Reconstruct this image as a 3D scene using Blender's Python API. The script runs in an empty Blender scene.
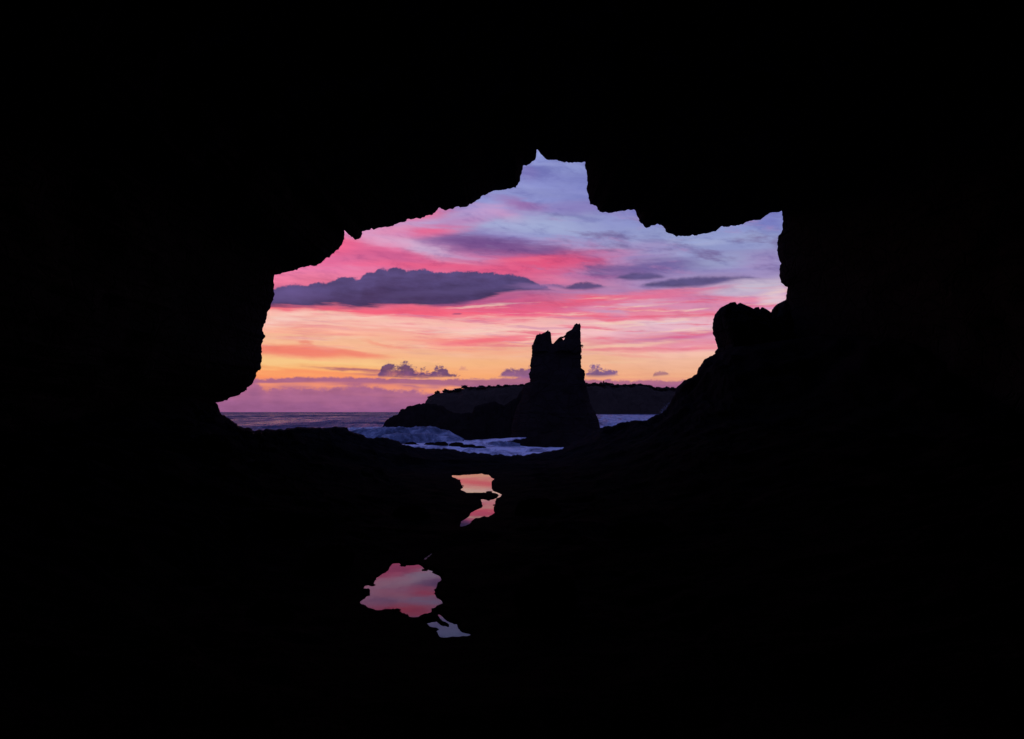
import bpy, math, random
import numpy as np
R = math.radians
random.seed(7)
SC = bpy.context.scene
COL = SC.collection

# ------------------------------------------------------------------ camera, light, exposure
F = 750.0          # focal length in pixels (1024 px wide frame)
HZ = 412.0         # horizon row of the photograph
CZ = 1.6           # eye height above the tide pools (z = 0)
SEA = -2.4         # sea level
cam_data = bpy.data.cameras.new('camera')
cam_data.sensor_width = 36.0
cam_data.lens = 36.0 * F / 1024.0
cam_data.shift_y = (HZ - 369.5) / 1024.0
cam_data.clip_start = 0.05
cam_data.clip_end = 100000.0
cam = bpy.data.objects.new('camera', cam_data)
cam.location = (0, 0, CZ)
cam.rotation_euler = (R(90), 0, 0)
COL.objects.link(cam)
SC.camera = cam

SUN_AZ = math.atan((330 - 512) / F)      # the glow lies left of the sea stack
sun_data = bpy.data.lights.new('sun', 'SUN')
sun_data.energy = 0.004                   # the sun is practically gone: dusk
sun_data.angle = R(10)
sun_data.color = (1.0, 0.55, 0.35)
sun = bpy.data.objects.new('sun', sun_data)
sun.rotation_euler = (R(90 - 1.5), 0, -SUN_AZ + math.pi)
COL.objects.link(sun)

SC.view_settings.view_transform = 'Standard'
SC.view_settings.look = 'None'
SC.view_settings.exposure = 0.0
SC.view_settings.gamma = 1.0
SC.view_settings.use_curve_mapping = False
SC.render.engine = 'CYCLES'
SC.cycles.use_denoising = True
SC.cycles.max_bounces = 3
SC.cycles.sample_clamp_indirect = 4.0


def s2l(c):
    out = []
    for v in c:
        v = v / 255.0
        out.append(v / 12.92 if v <= 0.04045 else ((v + 0.055) / 1.055) ** 2.4)
    return (out[0], out[1], out[2], 1.0)


class NT:
    """small helper that writes node trees"""
    def __init__(self, tree):
        self.t = tree

    def node(self, kind, **props):
        n = self.t.nodes.new(kind)
        for k, v in props.items():
            setattr(n, k, v)
        return n

    def put(self, sock, v):
        if isinstance(v, bpy.types.NodeSocket):
            self.t.links.new(v, sock)
        elif v is not None:
            sock.default_value = v

    def m(self, op, a, b=None, c=None, clamp=False):
        n = self.node('ShaderNodeMath', operation=op, use_clamp=clamp)
        self.put(n.inputs[0], a)
        if b is not None: self.put(n.inputs[1], b)
        if c is not None: self.put(n.inputs[2], c)
        return n.outputs[0]

    def comb(self, x, y, z=0.0):
        n = self.node('ShaderNodeCombineXYZ')
        self.put(n.inputs[0], x); self.put(n.inputs[1], y); self.put(n.inputs[2], z)
        return n.outputs[0]

    def noise(self, vec, scale=1.0, detail=3.0, rough=0.5, dist=0.0):
        n = self.node('ShaderNodeTexNoise')
        self.put(n.inputs['Vector'], vec)
        n.inputs['Scale'].default_value = scale
        n.inputs['Detail'].default_value = detail
        n.inputs['Roughness'].default_value = rough
        n.inputs['Distortion'].default_value = dist
        return n.outputs['Fac']

    def smooth(self, v, a, b, lo=0.0, hi=1.0, kind='SMOOTHSTEP'):
        n = self.node('ShaderNodeMapRange', interpolation_type=kind)
        self.put(n.inputs[0], v)
        for i, q in zip((1, 2, 3, 4), (a, b, lo, hi)):
            self.put(n.inputs[i], q)
        return n.outputs[0]

    def mix(self, fac, a, b):
        n = self.node('ShaderNodeMix', data_type='RGBA')
        self.put(n.inputs[0], fac)
        self.put(n.inputs[6], a); self.put(n.inputs[7], b)
        return n.outputs[2]

    def ramp(self, fac, stops, interp='LINEAR'):
        n = self.node('ShaderNodeValToRGB')
        cr = n.color_ramp
        cr.interpolation = interp
        stops = sorted(stops, key=lambda q: q[0])
        while len(cr.elements) < len(stops):
            cr.elements.new(0.5)
        for e, (p, c) in zip(cr.elements, stops):
            e.position = p
            e.color = c
        self.put(n.inputs[0], fac)
        return n.outputs[0]

    def curve(self, fac, pts):
        n = self.node('ShaderNodeFloatCurve')
        cu = n.mapping.curves[0]
        pts = sorted(pts)
        cu.points[0].location = pts[0]
        cu.points[1].location = pts[-1]
        for p in pts[1:-1]:
            cu.points.new(p[0], p[1])
        for p in cu.points:
            p.handle_type = 'AUTO_CLAMPED'
        n.mapping.extend = 'HORIZONTAL'
        n.mapping.update()
        self.put(n.inputs['Value'], fac)
        return n.outputs[0]


# ------------------------------------------------------------------ dusk sky (world)
# U, V: azimuth and elevation in 1/750 rad, so that the sky is a function of the world direction only
def UV(px, py):
    az = math.atan((px - 512) / F)
    el = math.atan((HZ - py) / F * math.cos(az))
    return F * az, F * el


def build_sky():
    w = bpy.data.worlds.new('World')
    SC.world = w
    w.use_nodes = True
    t = w.node_tree
    t.nodes.clear()
    n = NT(t)
    tc = n.node('ShaderNodeTexCoord').outputs['Generated']
    sep = n.node('ShaderNodeSeparateXYZ')
    n.put(sep.inputs[0], tc)
    x, y, z = sep.outputs
    U = n.m('MULTIPLY', n.m('ARCTAN2', x, y), F)
    V = n.m('MULTIPLY', n.m('ARCSINE', z), F)
    # streaky high cloud: the layers are stretched sideways and drift a little
    streak = n.noise(n.comb(n.m('MULTIPLY', U, 1 / 150), n.m('ADD', n.m('MULTIPLY', V, 1 / 17), n.m('MULTIPLY', U, 1 / 260)), 3.1), 1.0, 4.0, 0.55)
    fine = n.noise(n.comb(n.m('MULTIPLY', U, 1 / 60), n.m('ADD', n.m('MULTIPLY', V, 1 / 5.5), n.m('MULTIPLY', U, 1 / 130)), 7.7), 1.0, 4.0, 0.6)
    drift = n.noise(n.comb(n.m('MULTIPLY', U, 1 / 45), n.m('MULTIPLY', V, 1 / 14), 1.3), 1.0, 4.0, 0.6)
    puff = n.noise(n.comb(n.m('MULTIPLY', U, 1 / 8), n.m('MULTIPLY', V, 1 / 6.5), 5.5), 1.0, 6.0, 0.66)
    puff2 = n.noise(n.comb(n.m('MULTIPLY', U, 1 / 22), n.m('MULTIPLY', V, 1 / 16), 9.5), 1.0, 4.0, 0.55)
    st = n.m('SUBTRACT', streak, 0.5)
    fi = n.m('SUBTRACT', fine, 0.5)
    dr = n.m('SUBTRACT', drift, 0.5)
    pf = n.m('SUBTRACT', puff, 0.5)
    pf2 = n.m('SUBTRACT', puff2, 0.5)
    # the warp dies out towards the horizon
    grow = n.smooth(V, 0.0, 110.0, 0.35, 1.0)
    V1 = n.m('ADD', V, n.m('MULTIPLY', n.m('ADD', n.m('MULTIPLY', st, 24.0), n.m('MULTIPLY', fi, 16.0)), grow))
    U1 = n.m('ADD', U, n.m('MULTIPLY', dr, 70.0))
    P1 = n.comb(U1, V1)

    def col_ramp(px, rows):
        stops = [((UV(px, py)[1] + 20) / 400.0, s2l(c)) for py, c in rows]
        return n.ramp(n.m('MULTIPLY', n.m('ADD', V1, 20.0), 1 / 400.0), stops)

    left = col_ramp(300, [(420, (150, 92, 130)), (412, (175, 105, 135)), (390, (228, 136, 118)), (384, (240, 144, 116)), (377, (255, 150, 98)), (369, (255, 180, 108)),
                          (363, (255, 204, 130)), (351, (255, 190, 134)), (340, (254, 196, 148)), (331, (255, 184, 146)),
                          (322, (255, 200, 172)), (314, (255, 192, 172)), (308, (245, 115, 125)), (296, (235, 110, 140)),
                          (274, (245, 130, 170)), (262, (240, 128, 175)), (254, (248, 108, 155)), (240, (255, 108, 152)), (226, (240, 150, 195)),
                          (205, (200, 150, 210)), (170, (150, 150, 215)), (110, (110, 120, 190))])
    mid = col_ramp(500, [(420, (150, 92, 130)), (412, (190, 115, 130)), (388, (252, 158, 116)), (376, (252, 174, 116)), (360, (250, 188, 134)), (348, (250, 186, 148)),
                         (338, (252, 174, 150)), (331, (253, 200, 178)), (323, (252, 186, 172)), (315, (244, 112, 138)),
                         (305, (220, 100, 140)), (290, (195, 105, 150)), (275, (235, 110, 150)), (262, (245, 105, 150)),
                         (254, (220, 120, 170)), (245, (180, 150, 205)), (235, (162, 160, 213)), (222, (172, 178, 222)),
                         (212, (170, 150, 208)), (200, (150, 155, 215)), (185, (152, 158, 218)), (170, (142, 148, 212)), (155, (155, 166, 225)), (110, (110, 120, 190))])
    right = col_ramp(700, [(420, (150, 92, 130)), (412, (170, 120, 140)), (388, (235, 158, 135)), (376, (243, 178, 136)), (362, (245, 190, 150)), (352, (250, 198, 168)),
                           (345, (240, 155, 158)), (338, (228, 150, 168)), (330, (232, 185, 192)), (322, (240, 190, 190)),
                           (314, (236, 140, 160)), (306, (215, 145, 180)), (298, (230, 130, 165)), (291, (195, 145, 190)),
                           (282, (165, 142, 192)), (270, (160, 150, 202)), (255, (156, 158, 208)), (240, (162, 172, 217)), (225, (150, 160, 215)),
                           (210, (118, 122, 198)), (110, (92, 102, 178))])
    uL, uM, uR = UV(320, 300)[0], UV(500, 300)[0], UV(690, 300)[0]
    c = n.mix(n.smooth(U1, uL, uM), left, mid)
    c = n.mix(n.smooth(U1, uM, uR), c, right)
    # brightness grain of the cirrus
    gain = n.m('ADD', 1.0, n.m('MULTIPLY', n.m('ADD', n.m('MULTIPLY', fi, 0.34), n.m('MULTIPLY', st, 0.2)), grow))
    mul = n.node('ShaderNodeVectorMath', operation='SCALE')
    n.put(mul.inputs[0], c); n.put(mul.inputs['Scale'], gain)
    c = mul.outputs[0]

    def stroke(c, px, py, rx, ry, ang, rgb, op, soft=0.75, vec=None, ragged=0.35, dy=0):
        u, v = UV(px, py)
        # each layer waits for the one below (keeps the shader's memory small)
        seq = n.node('ShaderNodeVectorMath', operation='MULTIPLY_ADD')
        n.put(seq.inputs[0], c); seq.inputs[1].default_value = (1e-6, 1e-6, 0); n.put(seq.inputs[2], vec or P1)
        mp = n.node('ShaderNodeMapping', vector_type='TEXTURE')
        n.put(mp.inputs['Vector'], seq.outputs[0])
        mp.inputs['Location'].default_value = (u, v + dy, 0)
        mp.inputs['Rotation'].default_value = (0, 0, R(-ang))
        mp.inputs['Scale'].default_value = (rx, ry, 1)
        ln = n.node('ShaderNodeVectorMath', operation='LENGTH')
        n.put(ln.inputs[0], mp.outputs[0])
        d = n.m('ADD', ln.outputs['Value'], n.m('MULTIPLY', fi, ragged * 2))
        f = n.smooth(d, 1.0 + soft * 0.5, max(0.02, 1.0 - soft), 0.0, op)
        return n.mix(f, c, s2l(rgb))

    P = n.comb(n.m('ADD', U, n.m('MULTIPLY', dr, 40.0)), n.m('ADD', V, n.m('ADD', n.m('MULTIPLY', dr, 5.0), n.m('MULTIPLY', n.m('ADD', st, fi), 7.0))))
    S = [
        # high lilac and blue part above the stack
        (545, 176, 38, 7, 2, (135, 138, 205), .55, .9), (575, 165, 22, 10, 0, (160, 172, 226), .6, .9), (530, 172, 12, 8, 0, (150, 138, 205), .5, .9),
        (520, 204, 32, 5.5, 12, (165, 118, 182), .8, .9), (500, 214, 30, 6, 12, (214, 160, 208), .75, .9),
        (568, 210, 32, 5, 0, (140, 134, 202), .6, .9), (480, 212, 30, 9, -10, (205, 170, 222), .6, .9),
        (550, 227, 52, 9, 6, (172, 184, 226), .75, .9), (625, 222, 40, 8, 0, (152, 158, 216), .6, .9), (600, 243, 40, 6, 0, (160, 165, 218), .5, .9),
        (500, 236, 45, 5, 8, (138, 118, 185), .65, .9),
        (470, 240, 50, 7, 4, (136, 104, 168), .7, .95), (485, 246, 74, 10, 5, (122, 84, 148), .95, .9), (545, 252, 48, 7, 7, (126, 88, 150), .85, .9),
        (425, 249, 52, 7, 15, (214, 188, 224), .85, .9), (470, 259, 40, 5, 8, (200, 150, 200), .7, .9), (383, 240, 34, 6, 6, (240, 172, 210), .7, .9),
        (428, 231, 38, 6, -4, (248, 104, 150), .85, .9), (455, 222, 36, 5, -6, (200, 130, 190), .6, .9), (390, 229, 22, 4, -8, (242, 150, 190), .6, .9),
        (398, 258, 46, 8, 10, (196, 94, 150), .65, .9), (345, 258, 40, 5, -4, (216, 112, 165), .5, .9), (420, 266, 60, 4, 2, (245, 98, 140), .7, .9),
        (545, 263, 70, 9, -4, (236, 88, 132), .9, .85), (500, 270, 50, 5, 0, (240, 100, 145), .7, .9),
        (585, 262, 26, 8, 0, (226, 92, 140), .75, .9), (620, 255, 40, 4, 2, (190, 140, 195), .6, .9),
        (650, 247, 34, 6, 2, (172, 150, 205), .6, .9), (625, 272, 52, 8, 0, (132, 98, 158), .85, .85), (668, 266, 52, 7, 1, (116, 102, 164), .85, .85),
        (735, 245, 40, 6, 0, (142, 150, 205), .6, .9), (742, 228, 34, 6, -8, (140, 150, 214), .5, .9), (772, 222, 14, 12, 0, (116, 118, 196), .7, .9),
        (762, 262, 24, 10, 0, (166, 142, 196), .6, .9), (720, 262, 30, 7, 0, (160, 168, 208), .6, .9),
        (752, 287, 46, 8, -4, (204, 194, 214), .85, .9), (780, 296, 16, 8, 0, (228, 214, 222), .8, .9),
        # pink and rose stripes of the middle
        (560, 290, 60, 5, 0, (176, 120, 170), .7, .9), (610, 291, 40, 4, 0, (180, 135, 185), .6, .9),
        (590, 300, 60, 3.5, -6, (240, 98, 130), .9, .85), (545, 306, 40, 4, -3, (226, 96, 132), .7, .9), (655, 296, 46, 5, -4, (236, 112, 148), .85, .9),
        (700, 300, 46, 4.5, 4, (206, 130, 178), .6, .9), (740, 300, 40, 3.5, -4, (240, 150, 175), .7, .9),
        (625, 305, 40, 3, -2, (224, 176, 200), .7, .9), (660, 311, 60, 2.5, 6, (232, 124, 152), .75, .9), (606, 312, 24, 2.2, 8, (200, 170, 198), .7, .9),
        (605, 319, 34, 2.8, 10, (238, 112, 134), .85, .85), (570, 316, 40, 4, 3, (250, 150, 150), .6, .9), (665, 322, 40, 3.5, 0, (232, 206, 204), .7, .9),
        (682, 337, 46, 3.8, -7, (212, 108, 146), .85, .85), (700, 331, 40, 2.2, 0, (220, 150, 172), .6, .9), (630, 341, 40, 2.2, -7, (236, 150, 150), .7, .9), (655, 349, 70, 2.4, -1, (240, 148, 146), .7, .9),
        (635, 345, 50, 2, -4, (255, 216, 170), .6, .9),
        (330, 309, 60, 2.6, 0, (246, 98, 118), .85, .85), (430, 313, 110, 4.6, 1, (250, 100, 124), .9, .85), (500, 303, 44, 4, -6, (208, 92, 138), .8, .9), (520, 312, 50, 4, 0, (240, 98, 136), .7, .9),
        (290, 318, 26, 6, -20, (255, 214, 190), .7, .9), (440, 323, 90, 3, 1, (255, 200, 170), .7, .9), (340, 322, 60, 3, 4, (255, 190, 158), .5, .9), (370, 330, 90, 2, 2, (250, 164, 140), .55, .9),
        (478, 341, 54, 4.5, -3, (250, 116, 122), .92, .85), (525, 337, 30, 4, -2, (246, 128, 140), .7, .9), (430, 340, 40, 2, 0, (252, 150, 128), .6, .9),
        (300, 326, 50, 1.4, 3, (250, 176, 150), .6, .8), (350, 318, 40, 1.6, -3, (255, 210, 186), .6, .8), (395, 327, 50, 1.5, 2, (250, 170, 152), .6, .8), (445, 331, 40, 1.4, -2, (252, 160, 148), .6, .8),
        (500, 328, 40, 1.8, 3, (254, 206, 184), .6, .8), (520, 321, 36, 1.6, -4, (246, 160, 160), .6, .8), (610, 327, 36, 1.8, 4, (246, 190, 180), .7, .8), (650, 334, 30, 1.5, -5, (240, 170, 172), .6, .8),
        (465, 349, 40, 1.4, 2, (250, 172, 140), .5, .8), (505, 353, 30, 1.5, -3, (250, 170, 132), .5, .8), (640, 357, 50, 1.4, 2, (246, 176, 148), .5, .8), (615, 363, 40, 1.3, -2, (248, 200, 152), .5, .8),
        (465, 262, 26, 2.4, 8, (216, 100, 150), .6, .8), (560, 272, 40, 2.6, -5, (214, 96, 146), .6, .8), (520, 260, 40, 2.2, -3, (246, 110, 146), .6, .8), (585, 275, 26, 3, 4, (196, 100, 158), .6, .8),
        (640, 258, 36, 2.2, -4, (158, 142, 200), .6, .8), (690, 250, 40, 2.6, 5, (150, 150, 206), .5, .8), (700, 243, 30, 2.6, -3, (172, 178, 220), .5, .8), (560, 236, 40, 2.4, 6, (150, 158, 214), .5, .8),
        (560, 190, 34, 2.4, 0, (144, 148, 212), .5, .8), (550, 164, 30, 2.2, 3, (162, 170, 226), .5, .8), (730, 270, 30, 2.2, 0, (148, 138, 196), .5, .8), (700, 290, 34, 2.0, -5, (216, 130, 170), .6, .8),
        (470, 350, 38, 2.6, 0, (250, 160, 122), .65, .9),
        # orange and gold near the sea
        (300, 352, 62, 6.5, 2, (248, 132, 104), .95, .6), (358, 354, 32, 4.5, 5, (248, 138, 108), .9, .7), (305, 343, 6, 4, 20, (240, 130, 105), .7, .9), (385, 346, 26, 2, 12, (250, 160, 125), .75, .8),
        (300, 363, 80, 3, 0, (255, 210, 134), .7, .9), (400, 213, 50, 8, -3, (250, 98, 136), .9, .8), (365, 205, 40, 7, 0, (190, 140, 190), .6, .9), (430, 352, 70, 4, 0, (250, 190, 142), .5, .9), (480, 364, 60, 5, 0, (253, 190, 124), .5, .9),
        (310, 372, 60, 2.6, 1, (255, 146, 98), .6, .9), (360, 370, 44, 1.1, 2, (168, 92, 112), .8, .8), (395, 374, 46, 2.6, 1, (176, 98, 120), .75, .8),
        (640, 374, 60, 2, 0, (240, 166, 130), .5, .9), (640, 379, 60, 2.5, 0, (240, 158, 134), .7, .9),
    ]
    for q in S:
        c = stroke(c, *q, vec=P)
    vm = n.node('ShaderNodeVectorMath', operation='MULTIPLY')
    n.put(vm.inputs[0], c); vm.inputs[1].default_value = (.97, .94, 1.10)
    c = n.mix(n.m('MULTIPLY', n.smooth(V, 28.0, 48.0), n.smooth(V, 110.0, 84.0)), c, vm.outputs[0])
    # thin alternating rose and cream cirrus stripes
    for k, (zz, lo, hi, rgb, op) in enumerate([(31.0, .50, .66, (232, 100, 130), .75), (47.0, .52, .68, (248, 212, 192), .7), (63.0, .53, .70, (196, 130, 172), .55)]):
        sv = n.m('MULTIPLY_ADD', c, 1e-6, n.m('MULTIPLY', V, 1 / 5.2))
        tilt = n.m('MULTIPLY', U, (1 / 210, -1 / 260, 1 / 150)[k])
        sn = n.noise(n.comb(n.m('MULTIPLY', U, 1 / 78), n.m('ADD', sv, n.m('ADD', tilt, n.m('MULTIPLY', dr, 1.1))), zz), 1.0, 5.0, .6)
        zone = n.m('MULTIPLY', n.smooth(V, 48.0, 74.0), n.smooth(V, 128.0, 100.0))
        c = n.mix(n.m('MULTIPLY', n.m('MULTIPLY', n.smooth(sn, lo, hi), zone), n.m('MULTIPLY', n.smooth(U, -170.0, 10.0, .45, 1.0), op)), c, s2l(rgb))
    # greyer mauve veils high on the right
    for zz, lo, hi, rgb, op in ((81.0, .50, .68, (122, 104, 158), .75), (93.0, .52, .70, (188, 136, 188), .6)):
        sn = n.noise(n.comb(n.m('MULTIPLY', U, 1 / 60), n.m('MULTIPLY_ADD', c, 1e-6, n.m('ADD', n.m('MULTIPLY', V, 1 / 15), n.m('MULTIPLY', U, 1 / 140))), zz), 1.0, 6.0, .62)
        zone = n.m('MULTIPLY', n.m('MULTIPLY', n.smooth(V, 122.0, 142.0), n.smooth(V, 205.0, 170.0)), n.smooth(U, -10.0, 60.0))
        c = n.mix(n.m('MULTIPLY', n.m('MULTIPLY', n.smooth(sn, lo, hi), zone), op), c, s2l(rgb))
    # broken, mottled texture of the higher cloud layers
    mot = n.noise(n.comb(n.m('MULTIPLY_ADD', c, 1e-6, n.m('MULTIPLY', U, 1 / 34)), n.m('ADD', n.m('MULTIPLY', V, 1 / 10), n.m('MULTIPLY', U, 1 / 75)), 12.5), 1.0, 7.0, 0.68, 0.4)
    high = n.smooth(V, 70.0, 150.0, .25, 1.0)
    dark = n.m('MULTIPLY', n.smooth(mot, .46, .70), high)
    lite = n.m('MULTIPLY', n.smooth(mot, .46, .26), high)
    vm = n.node('ShaderNodeVectorMath', operation='MULTIPLY')
    n.put(vm.inputs[0], c); vm.inputs[1].default_value = (.60, .56, .74)
    c = n.mix(n.m('MULTIPLY', dark, .62), c, vm.outputs[0])
    vm = n.node('ShaderNodeVectorMath', operation='MULTIPLY_ADD')
    n.put(vm.inputs[0], c); vm.inputs[1].default_value = (.92, .95, .95); vm.inputs[2].default_value = (.09, .08, .09)
    c = n.mix(n.m('MULTIPLY', lite, .5), c, vm.outputs[0])
    vm = n.node('ShaderNodeVectorMath', operation='SCALE')
    n.put(vm.inputs[0], c); n.put(vm.inputs['Scale'], n.smooth(V, 90.0, 170.0, 1.0, .90))
    c = vm.outputs[0]

    # cloud banks with a lumpy top and a flatter base
    def band(c, top, bot, rgb, op=1.0, amp=5.0, amp2=4.0, soft=1.6, bsoft=1.6, bamp=1.5, rgb2=None, holes=None, shade=.3):
        u01 = n.m('MULTIPLY', n.m('ADD', n.m('MULTIPLY_ADD', c, 1e-6, U), 350.0), 1 / 700.0)
        tp = []
        for (px, py) in top:
            u, v = UV(px, py); tp.append(((u + 350) / 700, (v + 20) / 320))
        bp = []
        for (px, py) in bot:
            u, v = UV(px, py); bp.append(((u + 350) / 700, (v + 20) / 320))
        T = n.m('SUBTRACT', n.m('MULTIPLY', n.curve(u01, tp), 320.0), 20.0)
        B = n.m('SUBTRACT', n.m('MULTIPLY', n.curve(u01, bp), 320.0), 20.0)
        dt = n.m('ADD', n.m('SUBTRACT', T, V), n.m('ADD', n.m('MULTIPLY', pf, amp), n.m('MULTIPLY', pf2, amp2)))
        db = n.m('ADD', n.m('SUBTRACT', V, B), n.m('ADD', n.m('MULTIPLY', fi, bamp * 2), n.m('MULTIPLY', dr, bamp)))
        f = n.m('MULTIPLY', n.smooth(dt, -soft * .5, soft * .5), n.smooth(db, -bsoft * .5, bsoft * .5))
        f = n.m('MULTIPLY', f, op)
        if holes:
            f = n.m('MULTIPLY', f, n.smooth(n.m('ADD', n.m('MULTIPLY', puff, .6), n.m('MULTIPLY', puff2, .6)), holes - .14, holes + .1, .25, 1.0))
        body = s2l(rgb)
        if rgb2:
            body = n.mix(n.smooth(n.m('ADD', dt, n.m('MULTIPLY', pf2, 10.0)), 2.0, 22.0), s2l(rgb), s2l(rgb2))
        mt = n.noise(n.comb(n.m('MULTIPLY_ADD', f, 1e-6, n.m('MULTIPLY', U, 1 / 26)), n.m('MULTIPLY', V, 1 / 8), 21.0), 1.0, 6.0, 0.62)
        sc = n.node('ShaderNodeVectorMath', operation='SCALE')
        n.put(sc.inputs[0], body if isinstance(body, bpy.types.NodeSocket) else body[:3]); n.put(sc.inputs['Scale'], n.smooth(mt, .3, .7, 1.0 - shade, 1.0 + shade, 'LINEAR'))
        return n.mix(f, c, sc.outputs[0])

    # low haze bank on the horizon, peach gap, thin strip above it
    c = band(c, [(150, 380), (255, 381), (266, 390), (300, 387.5), (340, 388.5), (380, 389), (420, 391), (445, 391), (470, 386), (540, 386)], [(150, 425), (850, 425)],
             (170, 102, 142), .94, 14, 18, 5.5, 2.0, .5, (152, 93, 140), None, .14)
    c = band(c, [(150, 377), (262, 378), (330, 377), (380, 378.5), (440, 379), (500, 378), (540, 377), (590, 380), (640, 380.5), (700, 381)],
             [(150, 386), (262, 383), (330, 382.5), (380, 383.5), (430, 385), (470, 388), (520, 395), (590, 400), (700, 400)],
             (162, 97, 136), .9, 8.0, 6, 2.6, 3.0, 1.8, (152, 104, 148), None, .14)
    # small cumulus row
    c = band(c, [(374, 386), (380, 373), (385, 364.5), (391, 362.5), (396, 367), (404, 362.5), (411, 369), (418, 372), (424, 370), (431, 373), (437, 367), (444, 368), (449, 373), (456, 376), (466, 380), (480, 386)],
             [(374, 372), (380, 376.5), (450, 377.3), (480, 375)], (98, 66, 114), .94, 26, 9, 4.2, 5.5, 2.4, (150, 90, 126), .52)
    c = band(c, [(490, 384), (497, 377), (505, 371), (511, 369.5), (516, 371), (523, 370.5), (529, 368), (538, 372), (546, 384)],
             [(490, 376), (546, 379)], (126, 82, 132), .92, 20, 9, 4.6, 4.5, 1.6, None, .50)
    c = band(c, [(582, 384), (588, 370), (592, 365), (597, 367), (603, 370), (609, 371), (616, 372), (621, 384)],
             [(582, 376), (600, 376.5), (621, 374)], (120, 86, 138), .95, 24, 10, 4.2, 5.0, 1.6, None, .53)
    c = band(c, [(650, 384), (655, 374), (662, 371), (668, 373), (674, 384)], [(650, 376.5), (674, 374)], (168, 114, 135), .8, 14, 6, 2.6, 3, 1.2, None, .5)
    c = band(c, [(455, 380), (460, 367), (466, 367), (472, 380)], [(455, 370), (472, 370)], (200, 130, 125), .6, 14, 6, 2.6, 3, 1.2, None, .5)
    # thin dark lenses on the right, and the big bank on the left
    c = band(c, [(400, 290), (545, 285.5), (556, 284.2), (566, 286), (572, 284.5), (580, 282.8), (592, 283), (602, 286), (614, 290)], [(545, 285), (556, 286.5), (567, 288.2), (585, 289.3), (604, 288)],
             (84, 72, 120), .92, 6, 4, 3.0, 3.4, 2.4)
    c = band(c, [(612, 281), (620, 276), (634, 273.2), (650, 273), (662, 275.5), (670, 280)], [(612, 277), (636, 279), (668, 276.5)], (86, 76, 124), .9, 4.0, 4, 4.0, 3.6, 2.6)
    c = band(c, [(636, 288), (648, 283.4), (680, 279), (710, 276.8), (735, 276.8), (758, 278.6), (775, 283)], [(636, 285), (655, 286.8), (690, 287), (712, 284.6), (735, 280), (775, 277)],
             (84, 76, 124), .92, 3.0, 5, 4.0, 4.2, 2.8)
    c = band(c, [(150, 292), (275, 287.9), (287, 285.7), (305, 285.7), (318, 282.7), (329, 282), (337, 278.8), (349, 278.6), (358, 280), (362, 276.8), (368, 272.5), (374, 273), (378, 268.6),
                 (383, 268.3), (387, 270), (393, 267), (399, 268.6), (406, 271), (419, 269.5), (428, 270), (435, 272.4), (445, 271), (467, 271.8), (495, 273.5), (513, 275), (527, 278), (534, 282), (541, 284.6), (560, 292)],
             [(150, 308), (272, 306.2), (301, 306.4), (334, 305), (343, 306.7), (369, 306), (400, 304.6), (427, 306.3), (450, 305.4), (467, 303), (486, 297.6), (505, 293), (522, 290.5), (545, 288)],
             (80, 73, 123), .97, 9.0, 5.0, 2.2, 5.0, 6.0, (65, 57, 100), None, .24)

    for q in [(292, 294, 34, 8, 0, (112, 92, 150), .55, .95), (500, 298, 44, 3.0, -8, (170, 88, 140), .6, .9), (440, 292, 60, 4, -4, (98, 82, 134), .5, .95), (540, 286, 30, 2.4, 0, (150, 110, 165), .6, .9),
              (452, 304, 26, 1.8, -6, (150, 82, 132), .6, .9), (330, 306, 50, 1.6, 0, (214, 100, 128), .6, .9), (455, 315, 5, 1.3, 0, (150, 80, 120), .7, .6),
              (352, 384, 26, 2.2, 0, (170, 100, 138), .75, .95), (296, 386, 16, 2.4, 0, (172, 102, 140), .7, .95), (412, 386, 18, 2.6, 0, (168, 100, 140), .75, .95), (384, 384.5, 10, 2.2, 0, (176, 104, 138), .6, .95), (436, 386, 9, 2.4, 0, (172, 104, 142), .6, .95),
              (318, 385.5, 40, 1.4, 0, (244, 150, 118), .5, .9), (400, 387, 34, 1.6, 3, (236, 140, 118), .5, .9), (440, 378.2, 60, .9, 0, (255, 176, 124), .7, .7), (268, 384, 10, 1.3, 0, (244, 150, 120), .6, .9),
              (330, 399, 90, 3, 0, (176, 108, 148), .4, .95), (390, 394, 50, 2, 0, (186, 112, 142), .45, .95)]:
        c = stroke(c, *q, vec=P)
    # overhead and behind the cave: plain dusk blue
    zen = n.ramp(n.m('MULTIPLY', V, 1 / 1180.0), [(0.0, s2l((120, 108, 160))), (0.25, s2l((104, 110, 182))), (1.0, s2l((84, 100, 184)))])
    back = n.ramp(n.m('MULTIPLY', V, 1 / 1180.0), [(0.0, s2l((70, 76, 136))), (0.2, s2l((76, 84, 158))), (1.0, s2l((84, 100, 184)))])
    c = n.mix(n.smooth(V, 270.0, 560.0), c, zen)
    c = n.mix(n.smooth(y, 0.62, -0.1), c, back)
    bg = n.node('ShaderNodeBackground')
    n.put(bg.inputs['Color'], c)
    bg.inputs['Strength'].default_value = 0.97
    sky = n.node('ShaderNodeTexSky', sky_type='NISHITA')
    sky.sun_disc = False
    sky.sun_elevation = R(0.5)
    sky.sun_rotation = SUN_AZ
    bg2 = n.node('ShaderNodeBackground')
    n.put(bg2.inputs['Color'], sky.outputs[0])
    bg2.inputs['Strength'].default_value = 0.0001
    add = n.node('ShaderNodeAddShader')
    n.put(add.inputs[0], bg.outputs[0]); n.put(add.inputs[1], bg2.outputs[0])
    w.cycles.sampling_method = 'NONE'      # an even dusk dome: cheaper without light sampling
    out = n.node('ShaderNodeOutputWorld')
    n.put(out.inputs['Surface'], add.outputs[0])


build_sky()


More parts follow.
